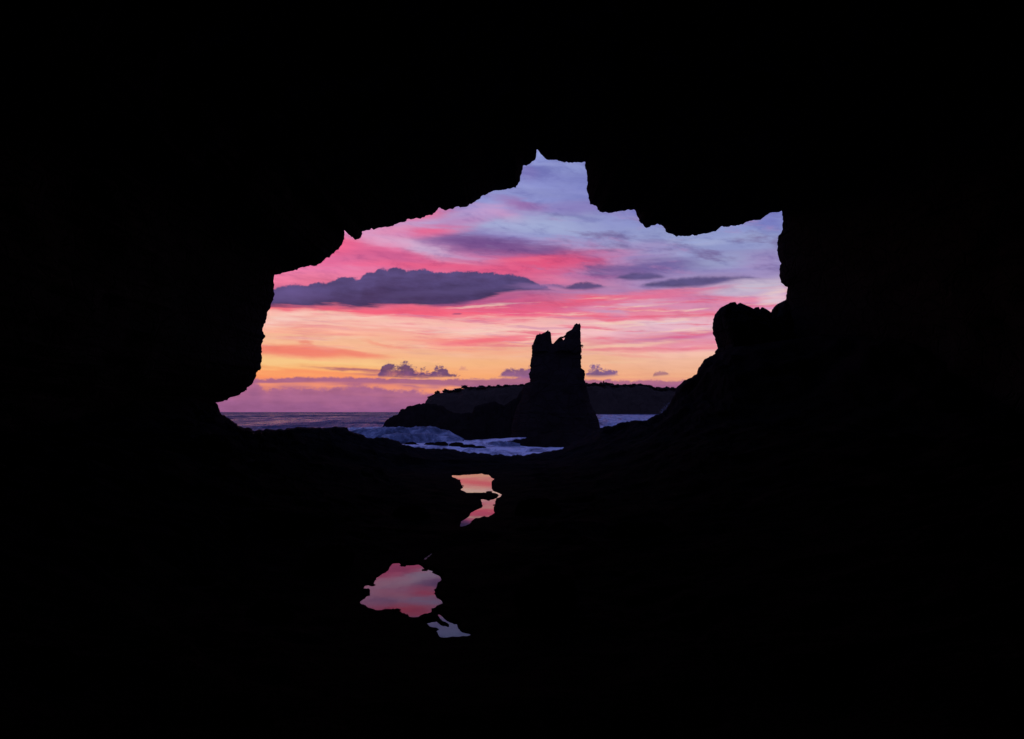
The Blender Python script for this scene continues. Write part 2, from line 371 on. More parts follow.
# ------------------------------------------------------------------ numpy noise
def _hash(ix, iy, iz, seed):
    h = (ix.astype(np.int64) * 374761393 + iy.astype(np.int64) * 668265263 + iz.astype(np.int64) * 2147483647 + seed * 974711) & 0xffffffff
    h = ((h ^ (h >> 13)) * 1274126177) & 0xffffffff
    h = ((h ^ (h >> 16)) * 2246822519) & 0xffffffff
    return ((h ^ (h >> 15)) & 0xffffff) / float(0xffffff)


def vnoise(x, y, z=0.0, seed=0):
    x, y, z = np.broadcast_arrays(np.asarray(x, float), np.asarray(y, float), np.asarray(z, float))
    x0, y0, z0 = np.floor(x), np.floor(y), np.floor(z)
    fx, fy, fz = x - x0, y - y0, z - z0
    sx, sy, sz = [q * q * q * (q * (q * 6 - 15) + 10) for q in (fx, fy, fz)]
    out = 0
    for dx in (0, 1):
        for dy in (0, 1):
            for dz in (0, 1):
                wgt = (sx if dx else 1 - sx) * (sy if dy else 1 - sy) * (sz if dz else 1 - sz)
                out = out + wgt * _hash(x0 + dx, y0 + dy, z0 + dz, seed)
    return out * 2 - 1


def fbm(x, y, z=0.0, octaves=4, seed=0, gain=0.5, ridged=False):
    a, s, tot = 1.0, 0.0, 0.0
    f = 1.0
    for o in range(octaves):
        v = vnoise(np.asarray(x) * f + o * 17.3, np.asarray(y) * f - o * 9.1, np.asarray(z) * f + o * 4.7, seed + o)
        if ridged: v = 1 - 2 * np.abs(v)
        s = s + a * v; tot += a
        a *= gain; f *= 2.03
    return s / tot


def sstep(a, b, v):
    t = np.clip((v - a) / (b - a), 0, 1)
    return t * t * (3 - 2 * t)


def mesh_obj(name, verts, faces, mat, parent=None, smooth=True):
    me = bpy.data.meshes.new(name)
    verts = np.asarray(verts, np.float32)
    faces = np.asarray(faces, np.int32)
    k = faces.shape[1]
    me.vertices.add(len(verts)); me.vertices.foreach_set('co', verts.ravel())
    me.loops.add(faces.size); me.loops.foreach_set('vertex_index', faces.ravel())
    me.polygons.add(len(faces))
    me.polygons.foreach_set('loop_start', np.arange(0, faces.size, k, dtype=np.int32))
    me.polygons.foreach_set('loop_total', np.full(len(faces), k, np.int32))
    me.polygons.foreach_set('use_smooth', np.full(len(faces), smooth))
    me.update(calc_edges=True)
    me.validate()
    me.materials.append(mat)
    o = bpy.data.objects.new(name, me)
    COL.objects.link(o)
    if parent: o.parent = parent
    return o


def grid_faces(nr, nc, wrap=False):
    i = np.arange(nr - 1)[:, None]; j = np.arange(nc if wrap else nc - 1)[None, :]
    j2 = (j + 1) % nc
    return np.stack([i * nc + j, i * nc + j2, (i + 1) * nc + j2, (i + 1) * nc + j], -1).reshape(-1, 4)


def tag(o, label=None, cat=None, group=None, kind=None):
    if label: o['label'] = label
    if cat: o['category'] = cat
    if group: o['group'] = group
    if kind: o['kind'] = kind
    return o


def empty(name, loc=(0, 0, 0)):
    o = bpy.data.objects.new(name, None)
    o.location = loc
    COL.objects.link(o)
    return o


def W(px, py, D):
    """world point seen at pixel (px, py) when it stands D metres ahead"""
    return np.array([(px - 512) / F * D, D, CZ + (HZ - py) / F * D])


def roughen(pts, step, amp, seed):
    """walk a traced line in small steps with rock-like jitter of two sizes"""
    pts = [np.array(p, float) for p in pts]
    out, nrms = [pts[0]], [np.zeros(2)]
    for a, b in zip(pts[:-1], pts[1:]):
        d = b - a; L = np.hypot(*d)
        k = max(1, int(L / step))
        nrm = np.array([-d[1], d[0]]) / max(L, 1e-6)
        for q in range(1, k + 1):
            out.append(a + d * q / k)
            nrms.append(nrm * (1.0 if q < k else .4))
    out, nrms = np.array(out), np.array(nrms)
    s = np.arange(len(out)) * step
    j = vnoise(s / 4.5, 0, 0, seed) + .8 * vnoise(s / 1.9, 5, 0, seed + 1)
    j[0] = j[-1] = 0
    return out + nrms * j[:, None] * amp


# ------------------------------------------------------------------ materials
def material(name):
    m = bpy.data.materials.new(name)
    m.use_nodes = True
    m.node_tree.nodes.clear()
    n = NT(m.node_tree)
    b = n.node('ShaderNodeBsdfPrincipled')
    o = n.node('ShaderNodeOutputMaterial')
    n.put(o.inputs['Surface'], b.outputs[0])
    return m, n, b


def rock_material(name, dark, light, scale, rough=0.75, spec=0.15, bump=0.4, bdist=0.1, cracks=True):
    m, n, b = material(name)
    pos = n.node('ShaderNodeTexCoord').outputs['Object']
    f = n.noise(pos, scale, 6, 0.6)
    g = n.noise(pos, scale * 5.3, 5, 0.65)
    c = n.ramp(n.m('ADD', n.m('MULTIPLY', f, .65), n.m('MULTIPLY', g, .35)), [(0.3, dark + (1,)), (0.7, light + (1,))])
    n.put(b.inputs['Base Color'], c)
    n.put(b.inputs['Roughness'], n.smooth(g, 0.3, 0.7, rough - .2, rough + .15, 'LINEAR'))
    b.inputs['Specular IOR Level'].default_value = spec
    v = n.node('ShaderNodeTexVoronoi', feature='DISTANCE_TO_EDGE')
    n.put(v.inputs['Vector'], pos); v.inputs['Scale'].default_value = scale * 1.7
    crack = n.smooth(v.outputs['Distance'], 0.0, 0.06)
    h = n.m('ADD', n.m('ADD', n.m('MULTIPLY', f, .6), n.m('MULTIPLY', g, .4)), n.m('MULTIPLY', crack, .25 if cracks else .0))
    bp = n.node('ShaderNodeBump')
    bp.inputs['Strength'].default_value = bump
    bp.inputs['Distance'].default_value = bdist
    n.put(bp.inputs['Height'], h)
    n.put(b.inputs['Normal'], bp.outputs[0])
    return m


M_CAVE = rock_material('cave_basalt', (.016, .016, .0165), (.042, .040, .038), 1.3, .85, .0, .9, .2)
M_FLOOR = rock_material('wet_basalt_floor', (.010, .010, .011), (.036, .0345, .0335), 2.2, .8, .0006, 1.0, .1, False)
M_STACK = rock_material('sea_stack_basalt', (.015, .0105, .0085), (.040, .027, .021), .35, .9, .0, .8, .5)
M_ISLET = rock_material('wave_washed_basalt', (.012, .008, .0065), (.028, .019, .0145), .3, .9, .0, .8, .5)
M_HILL = rock_material('headland_scrub', (.038, .026, .016), (.072, .048, .030), .03, .95, .03, .8, 4.0)


def foliage_material():
    m, n, b = material('dark_foliage')
    pos = n.node('ShaderNodeTexCoord').outputs['Object']
    n.put(b.inputs['Base Color'], n.ramp(n.noise(pos, .6, 3), [(.35, (.030, .026, .012, 1)), (.65, (.054, .046, .022, 1))]))
    b.inputs['Roughness'].default_value = .9
    return m


def bark_material():
    m, n, b = material('bark')
    pos = n.node('ShaderNodeTexCoord').outputs['Object']
    n.put(b.inputs['Base Color'], n.ramp(n.noise(pos, 2.0, 3), [(.35, (.03, .022, .016, 1)), (.65, (.06, .045, .035, 1))]))
    b.inputs['Roughness'].default_value = .9
    return m


def pool_material():
    m, n, b = material('still_pool_water')
    pos = n.node('ShaderNodeTexCoord').outputs['Object']
    b.inputs['Base Color'].default_value = (.004, .005, .006, 1)
    b.inputs['Roughness'].default_value = 0.015
    b.inputs['IOR'].default_value = 1.31
    bp = n.node('ShaderNodeBump')
    bp.inputs['Strength'].default_value = .018
    bp.inputs['Distance'].default_value = .02
    n.put(bp.inputs['Height'], n.noise(pos, 2.5, 3, .5))
    n.put(b.inputs['Normal'], bp.outputs[0])
    return m


def sea_material():
    m, n, b = material('dusk_sea_water')
    pos = n.node('ShaderNodeTexCoord').outputs['Object']
    sep = n.node('ShaderNodeSeparateXYZ'); n.put(sep.inputs[0], pos)
    at = n.node('ShaderNodeAttribute', attribute_name='surf')
    base = n.m('MULTIPLY', at.outputs['Fac'], 1.0)
    lace = n.noise(n.comb(n.m('MULTIPLY', sep.outputs[0], .16), n.m('MULTIPLY', sep.outputs[1], .05), 0), 1.0, 6, .68, .6)
    foam = n.smooth(n.m('ADD', lace, n.m('MULTIPLY', base, .45)), .60, .74)
    n.put(b.inputs['Base Color'], n.mix(foam, (.020, .044, .120, 1), (.62, .64, .68, 1)))
    b.inputs['IOR'].default_value = 1.33
    p1 = n.noise(n.comb(n.m('MULTIPLY', sep.outputs[0], .035), n.m('MULTIPLY', sep.outputs[1], .006), 4), 1.0, 5, .7)
    p2 = n.noise(n.comb(n.m('MULTIPLY', sep.outputs[0], .012), n.m('MULTIPLY', sep.outputs[1], .0012), 8), 1.0, 5, .7)
    ruffle = n.smooth(n.m('ADD', n.m('MULTIPLY', p1, .5), n.m('MULTIPLY', p2, .5)), .40, .60, .24, .80)
    n.put(b.inputs['Roughness'], n.m('MAXIMUM', n.smooth(foam, 0, 1, .0, .85, 'LINEAR'), ruffle))
    s1 = n.noise(n.comb(n.m('MULTIPLY', sep.outputs[0], .22), n.m('MULTIPLY', sep.outputs[1], .5), 0), 1.0, 5, .6)
    s2 = n.noise(n.comb(n.m('MULTIPLY', sep.outputs[0], .06), n.m('MULTIPLY', sep.outputs[1], .018), 2), 1.0, 5, .62)
    bp = n.node('ShaderNodeBump')
    bp.inputs['Strength'].default_value = 1.0
    bp.inputs['Distance'].default_value = 1.0
    n.put(bp.inputs['Height'], n.m('ADD', n.m('MULTIPLY', s1, 1.6), n.m('MULTIPLY', s2, 20.0)))
    n.put(b.inputs['Normal'], bp.outputs[0])
    return m


def foam_material(name, stops):
    m, n, b = material(name)
    pos = n.node('ShaderNodeTexCoord').outputs['Object']
    sep = n.node('ShaderNodeSeparateXYZ'); n.put(sep.inputs[0], pos)
    p2 = n.comb(n.m('MULTIPLY', sep.outputs[0], .5), n.m('MULTIPLY', sep.outputs[1], .16), n.m('MULTIPLY', sep.outputs[2], .6))
    f = n.noise(p2, 1.0, 7, .68, .8)
    n.put(b.inputs['Base Color'], n.ramp(f, [(p, c + (1,)) for p, c in stops]))
    b.inputs['Roughness'].default_value = .85
    bp = n.node('ShaderNodeBump')
    bp.inputs['Strength'].default_value = .8
    bp.inputs['Distance'].default_value = .5
    n.put(bp.inputs['Height'], n.noise(pos, .9, 6, .65))
    n.put(b.inputs['Normal'], bp.outputs[0])
    return m


def wet_material():
    m, n, b = material('film_of_water_on_rock')
    pos = n.node('ShaderNodeTexCoord').outputs['Object']
    f = n.noise(pos, 14.0, 5, .7)
    b.inputs['Base Color'].default_value = (.01, .01, .011, 1)
    n.put(b.inputs['Roughness'], n.smooth(f, .4, .6, .25, .7))
    n.put(b.inputs['Specular IOR Level'], n.smooth(f, .42, .6, .22, .0))
    bp = n.node('ShaderNodeBump')
    bp.inputs['Strength'].default_value = .6
    bp.inputs['Distance'].default_value = .02
    n.put(bp.inputs['Height'], f)
    n.put(b.inputs['Normal'], bp.outputs[0])
    return m


M_WET = wet_material()
M_LEAF, M_BARK = foliage_material(), bark_material()
M_POOL, M_SEA, M_FOAM = pool_material(), sea_material(), foam_material('sea_foam', [(.32, (.05, .06, .09)), (.43, (.42, .43, .47)), (.55, (.85, .84, .83))])
M_WAVE = foam_material('breaking_wave_water', [(.36, (.03, .045, .07)), (.52, (.17, .20, .25)), (.68, (.52, .54, .56))])

# ------------------------------------------------------------------ tide pool outlines (traced), laid on z = 0
POOL_FAR = [(451.2, 472.4), (458.8, 473.7), (464.3, 472.7), (469.4, 473.7), (476.5, 473.5), (479, 472), (486.2, 472.2), (488.7, 475.2), (491.2, 477.8), (494.8, 478.3),
            (492.2, 480.8), (491.2, 485.4), (492.2, 490.4), (496.8, 492.5), (501.9, 494), (499.9, 497.5), (495.8, 500), (495.3, 504.6), (493.3, 507.7), (494.8, 512.8),
            (487.7, 517.8), (484.6, 515.8), (479.6, 518), (475.5, 517.8), (470.4, 521.9), (465.4, 526.4), (460.3, 527), (461.3, 520.9), (467.4, 517.8), (471.4, 512.2),
            (479.6, 508.2), (483.1, 505.7), (481, 499.6), (484.6, 499), (489.7, 500.6), (496.8, 498), (498.8, 495), (489.7, 492.3), (480.6, 494), (475.5, 493), (469.4, 494),
            (460.8, 490), (463.8, 487.9), (461.8, 485.4), (460.8, 479.3), (452.7, 477.2)]
POOL_NEAR = [(392.6, 563.9), (396, 562.6), (404, 565), (417.6, 564), (423, 568.7), (432.5, 570), (432.5, 572.7), (440, 577.5), (439.3, 581.5), (433.2, 589.6),
             (433.2, 593.7), (436.6, 598.4), (445.4, 604.5), (431.2, 607.5), (431.8, 612.6), (421, 614.5), (412.2, 618), (401.4, 611.3), (392, 608.9), (383.8, 611.3), (377, 610),
             (370.3, 608.6), (360, 602.5), (369.6, 595), (369, 589), (364.2, 588), (374.4, 582.2), (377, 577.5), (386.5, 570.7)]
POOL_LOW = [(425, 622.8), (435, 620.8), (438, 623.3), (442, 626.0), (449.3, 626.5), (449, 624.4), (443.3, 622.2), (439.8, 618.5), (437.3, 614.5), (438, 613.2), (440, 614.2), (443.2, 618), (450, 622.8), (456.2, 623.5), (457.5, 628.9), (463.6, 633), (470.4, 635),
            (466, 637.2), (452, 637.0), (444, 637.6), (438.6, 636), (436.6, 631.6), (440, 628.9), (432.5, 627.5)]
PUDDLE = [(423.5, 559.6), (425.5, 557.8), (428.5, 555.5), (431.5, 553.2), (432, 554.2), (429.5, 556.5), (426.5, 559), (424.3, 560.4)]


def ground_poly(poly, jitter, seed):
    p = roughen(poly + [poly[0]], 1.6, jitter, seed)[:-1]
    D = CZ * F / (p[:, 1] - HZ)
    return np.stack([(p[:, 0] - 512) / F * D, D], 1)


POOLS = [ground_poly(POOL_FAR, .7, 1), ground_poly(POOL_NEAR, 1.2, 2), ground_poly(POOL_LOW, .9, 3), ground_poly(PUDDLE, .4, 4)]


def poly_sdf(P, poly):
    x, y = P[:, 0], P[:, 1]
    best = np.full(len(P), 1e9); inside = np.zeros(len(P), bool)
    a = poly; b = np.roll(poly, -1, 0)
    for (ax, ay), (bx, by) in zip(a, b):
        dx, dy = bx - ax, by - ay
        t = np.clip(((x - ax) * dx + (y - ay) * dy) / (dx * dx + dy * dy + 1e-12), 0, 1)
        d = np.hypot(x - ax - t * dx, y - ay - t * dy)
        best = np.minimum(best, d)
        cond = (ay > y) != (by > y)
        with np.errstate(divide='ignore', invalid='ignore'):
            xi = ax + (y - ay) * dx / (dy if abs(dy) > 1e-12 else 1e-12)
        inside ^= cond & (x < xi)
    return np.where(inside, -best, best)


def pool_sd(P):
    out = np.full(len(P), 50.0)
    near = (np.abs(P[:, 0]) < 9) & (P[:, 1] > 1.5) & (P[:, 1] < 27)
    Q = P[near]
    v = np.full(len(Q), 50.0)
    for p in POOLS: v = np.minimum(v, poly_sdf(Q, p))
    out[near] = v
    return out


# ------------------------------------------------------------------ cave floor and shore platform (one ground sheet)
RIM = [(-2000, 250), (-400, 300), (60, 345), (150, 380), (200, 396), (213, 401), (215.6, 402.8), (219.3, 409), (221, 414.5), (230.4, 418.8), (237.8, 425.6), (251.8, 428.4), (254.5, 431.2), (260, 429.3),
       (270, 428.8), (282, 429.3), (291.6, 428), (300, 427.6), (311, 426.9), (323, 428), (330, 427.2), (338, 427.5), (348, 426.9), (349, 431.2), (358.5, 433), (367.7, 437.7), (375, 438.2),
       (387, 438), (398, 441), (403.7, 444.5), (412, 447.3), (430, 448.6), (440, 448.2), (451.6, 449.3), (470.7, 452.7), (485, 453.6), (498, 455), (516, 455.6), (530, 454.2), (542.6, 452.5), (556, 450.4), (563, 448.4), (575, 442), (590, 433.5),
       (601, 427.5), (613.2, 425.5), (622.8, 422), (632.4, 420.7), (642.6, 421.4), (652.9, 416.6), (659.7, 413.8), (665.9, 410.4), (670.7, 401.5), (674.8, 393.3), (677.5, 387.2), (683, 381),
       (691.2, 377.6), (697.3, 372), (698.5, 368.2), (704.2, 360.5), (710.3, 356.4), (716, 352.5), (730, 347), (800, 338), (900, 320), (1500, 260), (3000, 250)]


def ground():
    rp = roughen(RIM[4:-4], .8, .7, 11)
    order = np.argsort(rp[:, 0], kind='stable'); rp = rp[order]
    rx = np.concatenate([[q[0] for q in RIM[:4]], rp[:, 0], [q[0] for q in RIM[-4:]]])
    ry = np.concatenate([[q[1] for q in RIM[:4]], rp[:, 1], [q[1] for q in RIM[-4:]]])
    pxs = np.concatenate([np.arange(-250, 190, 8), np.arange(190, 735, .7), np.arange(735, 1290, 8)])
    th = np.arctan((pxs - 512) / F)
    a0, a1 = th[0], th[-1]
    rest = np.linspace(a1, a0 + 2 * math.pi, 90)[1:-1]
    th = np.concatenate([th, rest])
    front = np.clip(np.cos(th), 0, 1) ** .7
    rr = 16 + 11 * front + 1.2 * vnoise(th * 6, 0, 0, 5) * front
    px = np.where(np.cos(th) > .25, 512 + F * np.tan(th), np.where(np.sin(th) > 0, 3000, -2000))
    py = np.interp(px, rx, ry)
    zc = CZ + (HZ - py) / F * rr * np.cos(th)
    zc = np.where(np.cos(th) > .25, zc, 3.5)
    zc = np.clip(zc, -1, 7)
    s_in = np.concatenate([np.geomspace(.022, .17, 60)[:-1], np.geomspace(.17, .8, 300)[:-1], np.geomspace(.8, 1.0, 60)])
    s_out = np.array([1.006, 1.02, 1.045, 1.08, 1.12, 1.17, 1.23, 1.3, 1.4, 1.55])
    s = np.concatenate([s_in, s_out])
    S, T = np.meshgrid(s, th, indexing='ij')
    kz = np.hanning(43)[1:-1]; kz /= kz.sum()
    zsm = np.convolve(np.pad(zc, 20, mode='wrap'), kz, 'valid')
    zlow = np.minimum(zc, zsm)
    bl = np.clip((1 - S) * 7, 0, 1)
    ZC = zc[None] * (1 - bl) + zsm[None] * bl
    RR = S * rr[None]
    X, Y = RR * np.sin(T), RR * np.cos(T)
    side = sstep(1.2, 6.5, np.abs(X + .4))
    back = sstep(1.0, -4.0, Y)
    rel = .5 + .5 * fbm(X * .8, Y * .8, 0, 5, 21, .55, True)
    big = .5 + .5 * fbm(X * .28, Y * .28, 0, 3, 33)
    blocks = np.floor((.5 + .5 * fbm(X * .55 + 9, Y * .55, 0, 3, 57)) * 7) / 7
    floor_z = .03 + rel * (.15 + .16 * side) + (big * .25 + blocks * .25) * (.25 + side) + side * .55 + back * .3
    f = sstep(.72, 1.0, S) ** 1.25
    zin = floor_z * (1 - f) + ZC * f
    zin = zin + (1 - S) * 0 + (.14 * fbm(X * 1.4, Y * 1.4, 0, 4, 71) + .5 * f * fbm(X * .9, Y * .9, 3, 4, 75, .55, True)) * np.clip((1 - S) * 9, 0, 1) * (.35 + side)
    sight = CZ + (zc[None] - CZ) * S - .03 * (1 - S) * 10
    zin = np.where((np.cos(T) > .5) & (S < 1), np.minimum(zin, np.where(S > .6, sight, 9)), zin)
    zin = np.where(S >= .9999, zc[None], zin)
    so = (S - 1) / .55
    zout = zc[None] - (zc[None] + 7.5) * np.clip(so * 2.6, 0, 1) ** .8 + .35 * fbm(X * .5, Y * .5, 0, 3, 81) * np.clip(so * 8, 0, 1) - .02
    Z = np.where(S > 1.0001, zout, zin)
    P = np.stack([X.ravel(), Y.ravel()], 1)
    sd = pool_sd(P).reshape(Z.shape)
    lim = .014 * sstep(0, .05, sd) + .09 * np.maximum(sd, 0) + .6 * np.maximum(sd - 1.6, 0)
    wob = 1 + .5 * fbm(X * 3, Y * 3, 0, 3, 91)
    Z = np.where(sd > 0, np.minimum(Z, lim * wob + .002), -.02 - .22 * sstep(0, .45, -sd))
    V3 = np.stack([X, Y, Z], -1).reshape(-1, 3)
    faces = grid_faces(len(s), len(th), True)[:, ::-1]
    c0 = len(V3)
    V3 = np.vstack([V3, [[0, 0, .1]]])
    o = mesh_obj('cave_floor', V3, faces, M_FLOOR)
    # closing fan under the camera
    k = len(th)
    fan = np.stack([np.full(k, c0), np.arange(k), (np.arange(k) + 1) % k], 1)[:, ::-1]
    me = o.data
    import bmesh
    bm = bmesh.new(); bm.from_mesh(me); bm.verts.ensure_lookup_table()
    for a, b, c in fan:
        try: bm.faces.new((bm.verts[a], bm.verts[b], bm.verts[c]))
        except ValueError: pass
    bmesh.ops.recalc_face_normals(bm, faces=bm.faces)
    for fc in bm.faces: fc.smooth = True
    bm.to_mesh(me); bm.free()
    tag(o, 'black wet rock floor of the cave running out to the shore platform', None, None, 'structure')
    return o


ground()


# ------------------------------------------------------------------ tide pool water
def pool(idx, label, pad=.12, mat=M_POOL):
    p = POOLS[idx]
    c = p.mean(0)
    # a sheet a little larger than the outline: the rock closes over its rim
    lo, hi = p.min(0) - pad, p.max(0) + pad
    nx, ny = 60, 90
    gx, gy = np.meshgrid(np.linspace(lo[0], hi[0], nx), np.linspace(lo[1], hi[1], ny))
    P = np.stack([gx.ravel(), gy.ravel()], 1)
    sd = poly_sdf(P, p)
    fac = grid_faces(ny, nx)
    keep = (sd[fac] < pad).any(1)
    others = np.full(len(P), 9.0)
    for j, q in enumerate(POOLS):
        if j != idx: others = np.minimum(others, poly_sdf(P, q))
    keep &= ~((others[fac] < sd[fac]).all(1))
    fac = fac[keep]
    used, inv = np.unique(fac, return_inverse=True)
    V = np.stack([P[used, 0] - c[0], P[used, 1] - c[1], np.zeros(len(used))], 1)
    o = mesh_obj('tide_pool', V, inv.reshape(-1, 4), mat)
    o.location = (c[0], c[1], 0.0)
    me = o.data
    if me.polygons[0].normal.z < 0: me.flip_normals()
    tag(o, label, 'tide pool', 'tide pools on the cave floor')
    return o


pool(0, 'narrow crooked tide pool shining orange, nearest the sea')
pool(1, 'wide rounded tide pool mirroring pink and lilac cloud')
pool(2, 'small greyish tide pool just below the wide pink one', .06)
pool(3, 'tiny sliver of wet glinting water above the wide pink pool', .03, M_WET)

# ------------------------------------------------------------------ the cave: mouth traced, tunnel built back past the camera
MOUTH = [(215.4, 402.5), (227.6, 399.5), (230.3, 397.5), (237.7, 395.5), (245.2, 390), (252, 384), (256.7, 375.5), (256.3, 372.2), (260.3, 369), (260.7, 364.4), (261.8, 360.3), (261.4, 350.8), (261.2, 347.4),
         (262.5, 342), (264.9, 336), (262.5, 331.2), (263.2, 327.1), (265.5, 320.4), (267.2, 313.6), (270.6, 305.5), (274, 299.4), (274, 277), (274.7, 274.4), (286.8, 271.7), (297, 270), (303, 267.2), (307, 266.2), (314, 266),
         (320.8, 263.3), (327.6, 257.3), (334.4, 253.6), (339.8, 247.5), (343.2, 240), (344.9, 232), (345.5, 230), (347.9, 233.6), (351.3, 237.4), (356, 239.7), (360.7, 236.7), (362.8, 231.3), (367, 230), (371.6, 228.2),
         (374.3, 229.5), (385.1, 226.5), (392.5, 225.9), (396.6, 223.8), (404.7, 222), (409.2, 218.5), (411, 219.8), (415.6, 218), (423, 218), (431.8, 214.8), (439.2, 208), (446, 210.3), (451.4, 209), (456.2, 206.7), (463.6, 207),
         (471, 204.6), (478.5, 199.9), (482.5, 196), (487.3, 194.5), (488.6, 192.7), (494.7, 190.8), (501, 190.4), (515.7, 187.8), (520, 180.7), (521.4, 172), (523.6, 165.5), (526.5, 165.9), (535.3, 159), (536.2, 157), (535.5, 148.5),
         (537, 149.2), (542, 155), (547.5, 159.4), (553.6, 159.8), (563, 161.5), (569.8, 162.5), (584.9, 162), (586.8, 177.4), (587.4, 192.2), (588.8, 199.2), (590.1, 203.3), (596.2, 206), (600, 211.7), (605.7, 211.7), (612.5, 212.8),
         (617.9, 211.2), (626.7, 209.7), (634.1, 209.7), (636.2, 214.1), (639.5, 219.5), (640.9, 223.6), (647, 227.7), (653, 225.2), (658.5, 224.3), (665.3, 229), (668, 232.4), (673.4, 233.7), (676.3, 236.5), (686.2, 235.6), (695, 235.4),
         (705.9, 233.6), (716, 230.6), (718, 227.5), (722, 226.2), (724, 227.1), (740.4, 224.4), (748.5, 220.7), (760, 220.3), (761.3, 217.4), (769.8, 213), (776.3, 212.4), (781.7, 210.6), (782.7, 216.2), (781.7, 231.1), (780.4, 234.5),
         (777, 237.9), (777.7, 254.1), (781, 263), (779.7, 271.7), (780.4, 282.5), (783.7, 285.5), (787.8, 286.6), (787.1, 293.4), (785.8, 299.5)]


def cave():
    left_tail = [(120, 640), (140, 590), (165, 500), (185, 440), (202, 410)]
    right_tail = [(790, 312), (800, 345), (815, 400), (840, 480), (880, 600), (900, 660)]
    core = roughen(MOUTH, .6, .75, 31)
    lt = roughen(left_tail + [MOUTH[0]], 6, 2, 32)[:-1]
    rt = roughen([MOUTH[-1]] + right_tail, 6, 2, 33)[1:]
    line = np.vstack([lt, core, rt])
    n = len(line)
    # distance of each part of the lip: bulging left wall nearest, right wall a bit farther
    D = np.interp(line[:, 0], [100, 215, 270, 345, 440, 520, 586, 640, 720, 782, 800, 900], [22.2, 22.5, 22.8, 23.4, 24, 25, 24.4, 23.8, 24.4, 24.6, 24.2, 23])
    D = D + .5 * vnoise(line[:, 0] * .03, line[:, 1] * .03, 0, 41)
    M = np.stack([(line[:, 0] - 512) / F * D, D, CZ + (HZ - line[:, 1]) / F * D], 1)
    axis = np.array([-.1, 1.7])                      # x, z of the tunnel's middle line
    rad = M[:, [0, 2]] - axis
    ur = rad / np.linalg.norm(rad, axis=1, keepdims=True)
    # smooth version of the outline for the faces away from the lip
    k = 61
    pad = np.pad(rad, ((k // 2, k // 2), (0, 0)), mode='edge')
    ker = np.hanning(k + 2)[1:-1]; ker /= ker.sum()
    sm = np.stack([np.convolve(pad[:, i], ker, 'valid') for i in (0, 1)], 1)
    rl, sl = np.linalg.norm(rad, axis=1), np.linalg.norm(sm, axis=1)
    rings = []
    # outside: the cliff face spreading outwards from the lip
    for t, grow in ((3.0, 3.2), (2.6, 2.2), (2.2, 1.6), (1.6, 1.28), (.9, 1.10), (.45, 1.035)):
        y = D + t
        base = rad * (1 - min(1, (grow - 1) * 6)) + sm * min(1, (grow - 1) * 6)
        q = base * (grow + .02) * ((y / D)[:, None] ** 1.0)
        rings.append(np.column_stack([axis[0] + q[:, 0], y, axis[1] + q[:, 1]]))
    lip = len(rings)
    rings.append(M.copy())
    # inside: tunnel wall running back over the camera and closing behind it
    ts = np.concatenate([[.012, .03, .06], np.linspace(.1, 1, 64)])
    for t in ts:
        y = D * (1 - t) + (-7.5) * t
        mixf = min(1.0, t * 6)
        base = rad * (1 - mixf) + sm * mixf
        widen = 1 + .16 * (1 - math.exp(-t * 7)) + .05 * t
        q = base * widen
        p = np.column_stack([axis[0] + q[:, 0], y, axis[1] + q[:, 1]])
        amp = min(1.0, t * 4.0)
        nz = fbm(p[:, 0] * .35, p[:, 1] * .35, p[:, 2] * .35, 4, 51) * .9 + .35 * fbm(p[:, 0] * 1.3, p[:, 1] * 1.3, p[:, 2] * 1.3, 4, 61, .55, True)
        out = np.abs(nz) * amp * 1.1
        p[:, 0] += ur[:, 0] * out; p[:, 2] += ur[:, 1] * out
        rings.append(p)
    for sh in (.9, .7, .45, .2, .02):
        q = sm * 1.2 * sh
        y = np.full(n, -7.5 - 1.6 * math.sqrt(1 - sh * sh))
        p = np.column_stack([axis[0] + q[:, 0], y, axis[1] + q[:, 1]])
        nz = fbm(p[:, 0] * .5, p[:, 1] * .5, p[:, 2] * .5, 4, 51)
        p[:, 1] += nz * .6
        rings.append(p)
    G = np.stack(rings)                               # ring, point
    root = empty('sea_cave', (0, 8, 0))
    tag(root, 'black sea cave of jagged rock framing the sunset like a window', 'cave')
    i0 = int(np.argmin(np.hypot(line[:, 0] - 274, line[:, 1] - 275)))
    i1 = int(np.argmin(np.hypot(line[:, 0] - 782, line[:, 1] - 211)))
    for name, a, b, lab in (('wall', 0, i0, 'smooth bulging wall with a rounded undercut lip'), ('roof', i0, i1, None), ('wall', i1, n - 1, 'upright rough-edged wall')):
        sub = G[:, a:b + 1]
        V = sub.reshape(-1, 3) - np.array([0, 8, 0])
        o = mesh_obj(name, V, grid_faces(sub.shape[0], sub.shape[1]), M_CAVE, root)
        if lab: o['label'] = lab
    return root


cave()


